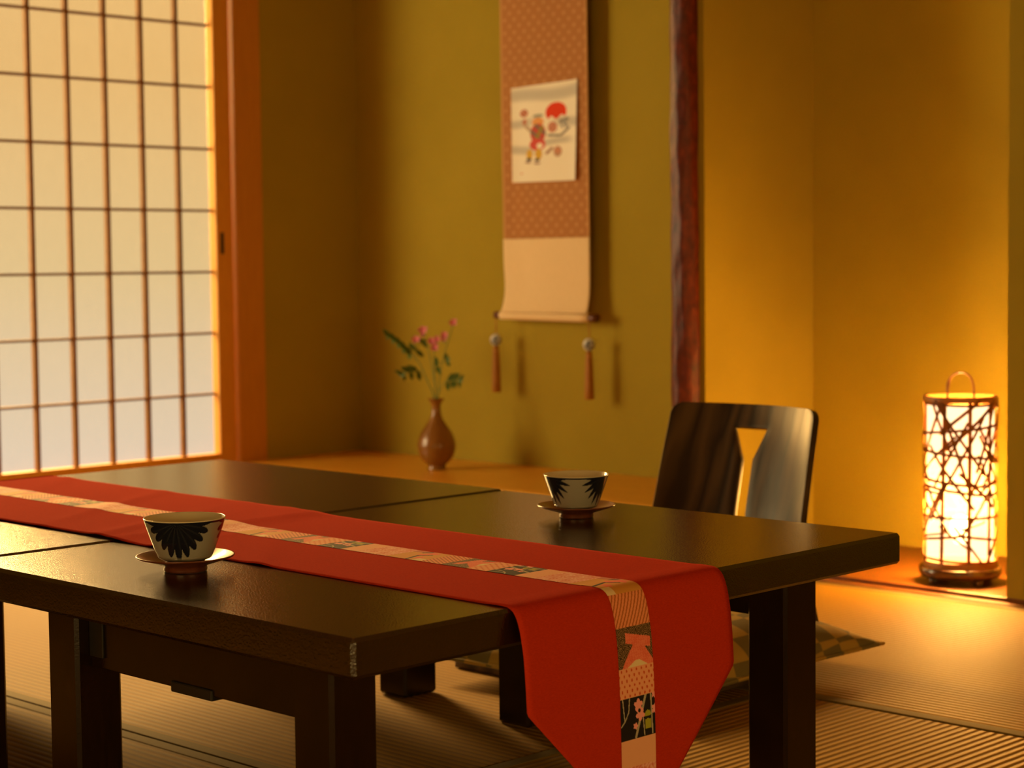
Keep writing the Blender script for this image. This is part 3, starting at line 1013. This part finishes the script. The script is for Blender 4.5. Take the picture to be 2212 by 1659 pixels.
def cut(z):
    """inner edges of the forked slot: flared mouth at the top, straight below"""
    zt, zk = .394, .335
    if z > zk: h = .0140 + (.0405 - .0140) * (z - zk) / (zt - zk)
    else: h = .0140
    return h


ZCUT = .394
zs = [HB0 + (.335 - HB0) * i / 16 for i in range(17)] + [.335 + (ZCUT - .335) * i / 5 for i in range(1, 6)] + [ZCUT + (HB1 - .020 - ZCUT) * i / 3 for i in range(1, 4)] + [HB1 - .020 + .020 * math.sin(PI / 2 * i / 7) for i in range(1, 8)]


def bpt(x, z):
    w = .18
    y = back_y(z) - .048 * (x / w) ** 2 + .014
    return (CX + x - .12 * (z - .24), y, z)


bm = bmesh.new(); NX, NM = 10, 6
rows = []
for z in zs:
    w, c = half_back(z), cut(min(z, ZCUT))
    L = [bm.verts.new(bpt(-w + (w - c) * i / NX, z)) for i in range(NX + 1)]
    R = [bm.verts.new(bpt(c + (w - c) * i / NX, z)) for i in range(NX + 1)]
    Md = None
    if z >= ZCUT - 1e-6:
        Md = [L[-1]] + [bm.verts.new(bpt(-c + 2 * c * i / NM, z)) for i in range(1, NM)] + [R[0]]
    rows.append((L, Md, R))
for (l0, m0, r0), (l1, m1, r1) in zip(rows, rows[1:]):
    for i in range(NX):
        bm.faces.new((l0[i], l0[i + 1], l1[i + 1], l1[i])); bm.faces.new((r0[i], r0[i + 1], r1[i + 1], r1[i]))
    if m0 and m1:
        for i in range(NM): bm.faces.new((m0[i], m0[i + 1], m1[i + 1], m1[i]))
o = obj('backrest', bm, M_chair, chair, smooth=True)
q = o.modifiers.new('s', 'SOLIDIFY'); q.thickness = .0125; q.offset = 0
q = o.modifiers.new('b', 'BEVEL'); q.width = .0022; q.segments = 2; q.limit_method = 'ANGLE'; q.angle_limit = math.radians(50)
# bent seat board that runs up into the back
sp = catmull([(0, 2.30, .0075), (0, 2.50, .0075), (0, 2.66, .0078), (0, 2.74, .012), (0, 2.776, .030), (0, 2.790, .058)], 8)


def seatf(u, v):
    i = v * (len(sp) - 1); a = sp[int(i)]; b = sp[min(int(i) + 1, len(sp) - 1)]; t = i - int(i)
    y = a.y + (b.y - a.y) * t; z = a.z + (b.z - a.z) * t
    x = (u * 2 - 1) * .236
    return (CX + x + .018, y - .048 * (x / .18) ** 2 * max(0, min(1, (y - 2.6) / .17)) + .010 * max(0, min(1, (y - 2.6) / .17)), z)


o = obj('seat', grid(seatf, 20, len(sp) - 1), M_chair, chair, smooth=True)
q = o.modifiers.new('s', 'SOLIDIFY'); q.thickness = .0125; q.offset = 0
q = o.modifiers.new('b', 'BEVEL'); q.width = .002; q.segments = 2; q.limit_method = 'ANGLE'; q.angle_limit = math.radians(50)

KX, KY, KW, KD, KZ = -2.118, 2.510, .245, .285, .0155
cu = thing('floor_cushion', (KX, KY, KZ), 'flat olive and tan checked cushion lying on the chair seat', 'cushion')


def pillow(sgn):
    def f(u, v):
        a, b = u * 2 - 1, v * 2 - 1
        e = (1 - abs(a) ** 2.6) * (1 - abs(b) ** 2.6)
        pin = 1 + .045 * (a * a * b * b) - .03 * (1 - a * a) * b * b - .03 * (1 - b * b) * a * a
        x, y = a * KW * pin, b * KD * pin
        h = .082 * max(e, 0) ** .52
        lift = .004 * (abs(a * b)) ** 3
        wv_ = .0015 * math.sin(9 * a + 4 * b) * max(e, 0)
        return (KX + x, KY + y, KZ + .0225 + lift + wv_ * (sgn > 0) + (h if sgn > 0 else -h * .25))
    return f


bm = bmesh.new(); grid(pillow(1), 60, 60, bm); grid(lambda u, v: pillow(-1)(1 - u, v), 60, 60, bm)
bmesh.ops.remove_doubles(bm, verts=bm.verts, dist=.0004)
obj('cover', bm, M_cush, cu, smooth=True)
bm = bmesh.new()
edge = []
for i in range(40): edge.append(pillow(1)(i / 40, 0))
for i in range(40): edge.append(pillow(1)(1, i / 40))
for i in range(40): edge.append(pillow(1)(1 - i / 40, 1))
for i in range(41): edge.append(pillow(1)(0, 1 - i / 40))
tube(bm, edge, .0034, 8)
obj('piping', bm, M_cush, cu, smooth=True)

# ------------------------------------------------------------------ bamboo lantern
LX, LY, LZ = -2.1985, 3.612, .0115
lamp = thing('bamboo_lantern', (LX, LY, LZ), 'lit cylindrical paper lantern in a bamboo web standing on the low board', 'lamp')
RL = .0768
# oval base tray with three feet
bs = obj('base', lathe((LX, LY, LZ), [(0, .012), (.070, .012), (.083, .0135), (.0875, .019), (.0890, .026), (.0880, .033), (.0845, .0365), (.0805, .0345), (.0775, .028), (0, .028)], 72), M_bronze, lamp, smooth=True)
for k in range(4):
    a = math.radians(-46 + 90 * k + 22)
    obj('foot', lathe((LX + .066 * math.cos(a), LY + .066 * math.sin(a), LZ), [(0, 0), (.0085, 0), (.0110, .004), (.0115, .014), (0, .014)], 18), M_bronze, bs, smooth=True)
Z0, Z1 = LZ + .036, LZ + .4060
obj('paper_shade', lathe((LX, LY, 0), [(RL - .006, Z0 + .008), (RL - .006, Z1 - .016)], 64), M_lamp_paper, lamp, smooth=True)


def ring(z, h, r0, r1):
    return lathe((LX, LY, z), [(r0, 0), (r1, 0), (r1 + .001, h * .3), (r1 + .001, h * .7), (r1, h), (r0, h), (r0, 0)], 64)


obj('bottom_ring', ring(Z0 - .007, .020, RL - .004, RL + .001), M_bamboo, lamp, smooth=False, bevel=.001)
obj('top_ring', ring(Z1 - .013, .013, RL - .004, RL + .001), M_bamboo, lamp, bevel=.001)
web = bmesh.new()
rn = random.Random(12)


def strip(a0, z0, a1, z1, w, lift):
    n = max(4, int(abs(a1 - a0) / .14) + 2)
    R = RL - .0010 + lift
    dl = Vector(((a1 - a0) * RL, z1 - z0)); dl.normalize()
    pa, pz = -dl.y, dl.x
    prev = None
    for i in range(n + 1):
        t = i / n
        a = a0 + (a1 - a0) * t; z = z0 + (z1 - z0) * t
        cur = []
        for s, rr in ((-1, R), (1, R), (1, R - .0016), (-1, R - .0016)):
            aa = a + s * pa * w * .5 / RL; zz = min(max(z + s * pz * w * .5, Z0), Z1 - .002)
            cur.append(web.verts.new((LX + rr * math.cos(aa), LY + rr * math.sin(aa), zz)))
        if prev:
            for k in range(4): web.faces.new((prev[k], prev[(k + 1) % 4], cur[(k + 1) % 4], cur[k]))
        prev = cur


FRONT = math.atan2(-LY, -LX)          # direction towards the room
for k in range(9):                     # upright ribs
    a = FRONT + (k - 4) * 2 * PI / 9 + rn.uniform(-.10, .10) + .2
    strip(a, Z0 + .005, a + rn.uniform(-.16, .16), Z1 - .005, .0086, .0006)
for k in range(8):                     # rings and shallow bands
    z = Z0 + .030 + (Z1 - Z0 - .05) * k / 7 + rn.uniform(-.012, .012); a = rn.uniform(0, 6.28)
    dz = rn.uniform(-.034, .034)
    strip(a, z, a + PI, z + dz, .0062, .0016); strip(a + PI, z + dz, a + 2 * PI, z, .0062, .0016)
for k in range(54):                    # crossing slivers
    a = 2 * PI * k / 54 + rn.uniform(-.2, .2); z = Z0 + rn.uniform(-.02, .30)
    sg = 1 if k % 2 else -1
    da = sg * rn.uniform(.7, 1.7); dz = rn.uniform(.07, .24)
    zz0, zz1 = max(z, Z0 + .004), min(z + dz, Z1 - .006)
    strip(a, zz0, a + da * (zz1 - zz0) / dz, zz1, rn.uniform(.0050, .0078), .0026 + .0006 * (k % 3))
for k in range(20):
    a = rn.uniform(0, 6.28); z = Z0 + rn.uniform(.01, .34)
    strip(a, z, a + rn.uniform(.6, 1.1), min(max(z + rn.uniform(-.06, .06), Z0 + .01), Z1 - .01), rn.uniform(.0036, .0052), .0034)
obj('bamboo_web', web, M_web, lamp)
hb = bmesh.new()
hx, hy = math.cos(FRONT + PI / 2), math.sin(FRONT + PI / 2)
hp = [(LX + hx * .0280 * c, LY + hy * .0280 * c, Z1 - .004 + .052 * s) for c, s in [(1.0, -.35), (1.0, .1), (.97, .45), (.78, .80), (.42, .98), (0, 1.04), (-.42, .98), (-.78, .80), (-.97, .45), (-1, .1), (-1.0, -.35)]]
tube(hb, catmull(hp, 5), .0042, 10, sq=.55)
obj('handle', hb, M_handle, lamp, smooth=True)
hb = bmesh.new()
tube(hb, [(LX + hx * (RL - .004) * t, LY + hy * (RL - .004) * t, Z1 - .016) for t in (-1, -.5, 0, .5, 1)], .004, 8)
obj('cross_bar', hb, M_bamboo, lamp)
hb = lathe((LX, LY, LZ + .08), [(0, 0), (.012, .004), (.018, .02), (.022, .04), (.016, .06), (0, .066)], 20)
obj('bulb', hb, mat_emit('lit_bulb', lin(1, .55, .2), 14), lamp, smooth=True)

# ------------------------------------------------------------------ light
def area(name, loc, target, sx, sy, power, col):
    l = bpy.data.lights.new(name, 'AREA'); l.shape = 'RECTANGLE'; l.size = sx; l.size_y = sy; l.energy = power; l.color = col
    o = bpy.data.objects.new(name, l); COL.objects.link(o)
    o.location = loc
    o.rotation_euler = (Vector(target) - Vector(loc)).to_track_quat('-Z', 'Z').to_euler()
    return o


# daylight outside the paper screen
area('daylight_slant', (-5.48, 1.02, 1.05), (-3.8, 3.98, .85), 1.25, 1.3, 430, (1, .84, .50))
area('daylight_sky', (-7.7, 3.85, 2.45), (-2.3, 1.75, .3), 2.6, 1.2, 3700, (1, .62, .22))

l = bpy.data.lights.new('lantern_bulb', 'POINT'); l.energy = 114; l.color = (1, .50, .11); l.shadow_soft_size = .05
lo = bpy.data.objects.new('lantern_bulb', l); COL.objects.link(lo); lo.location = (LX, LY, LZ + .17)

w = bpy.data.worlds.new('World'); scn.world = w; w.use_nodes = True
nt = w.node_tree
bg = nt.nodes['Background']
tc = N(nt, 'ShaderNodeTexCoord'); sp_ = N(nt, 'ShaderNodeSeparateXYZ'); mr = N(nt, 'ShaderNodeMapRange')
nt.links.new(tc.outputs['Generated'], sp_.inputs[0])
mr.inputs['From Min'].default_value = -.10; mr.inputs['From Max'].default_value = .10
nt.links.new(sp_.outputs['Z'], mr.inputs['Value'])
# pale ground outside below, warm evening sky above
nt.links.new(ramp(nt, mr.outputs[0], [(0, lin(.95, .99, 1.08)), (.5, lin(.72, .62, .38)), (1, lin(.64, .34, .075))]), bg.inputs['Color'])
bg.inputs['Strength'].default_value = 1.5

# ------------------------------------------------------------------ camera
cam = bpy.data.cameras.new('Camera'); co = bpy.data.objects.new('Camera', cam); COL.objects.link(co)
f_px = 4118.52
cam.sensor_fit = 'HORIZONTAL'; cam.sensor_width = 36.0; cam.lens = f_px / 2212 * 36.0
r = Vector((.71249897, .70158843, -.01090392)); u = Vector((-.03686316, .05294581, .99791675)); d = Vector((-.70070416, .71061271, -.06358661))
co.matrix_world = Matrix(((r.x, u.x, -d.x, 0), (r.y, u.y, -d.y, 0), (r.z, u.z, -d.z, .71505), (0, 0, 0, 1)))
cam.clip_start = .05
cam.dof.use_dof = True; cam.dof.focus_distance = 2.35; cam.dof.aperture_fstop = 6.7
scn.camera = co

scn.view_settings.view_transform = 'Standard'
scn.view_settings.look = 'None'
scn.view_settings.exposure = 0.0
scn.view_settings.gamma = 1.0
scn.view_settings.use_curve_mapping = False
scn.cycles.use_denoising = True
scn.cycles.max_bounces = 10
scn.cycles.diffuse_bounces = 6
scn.cycles.transparent_max_bounces = 12
scn.cycles.sample_clamp_indirect = 6.0
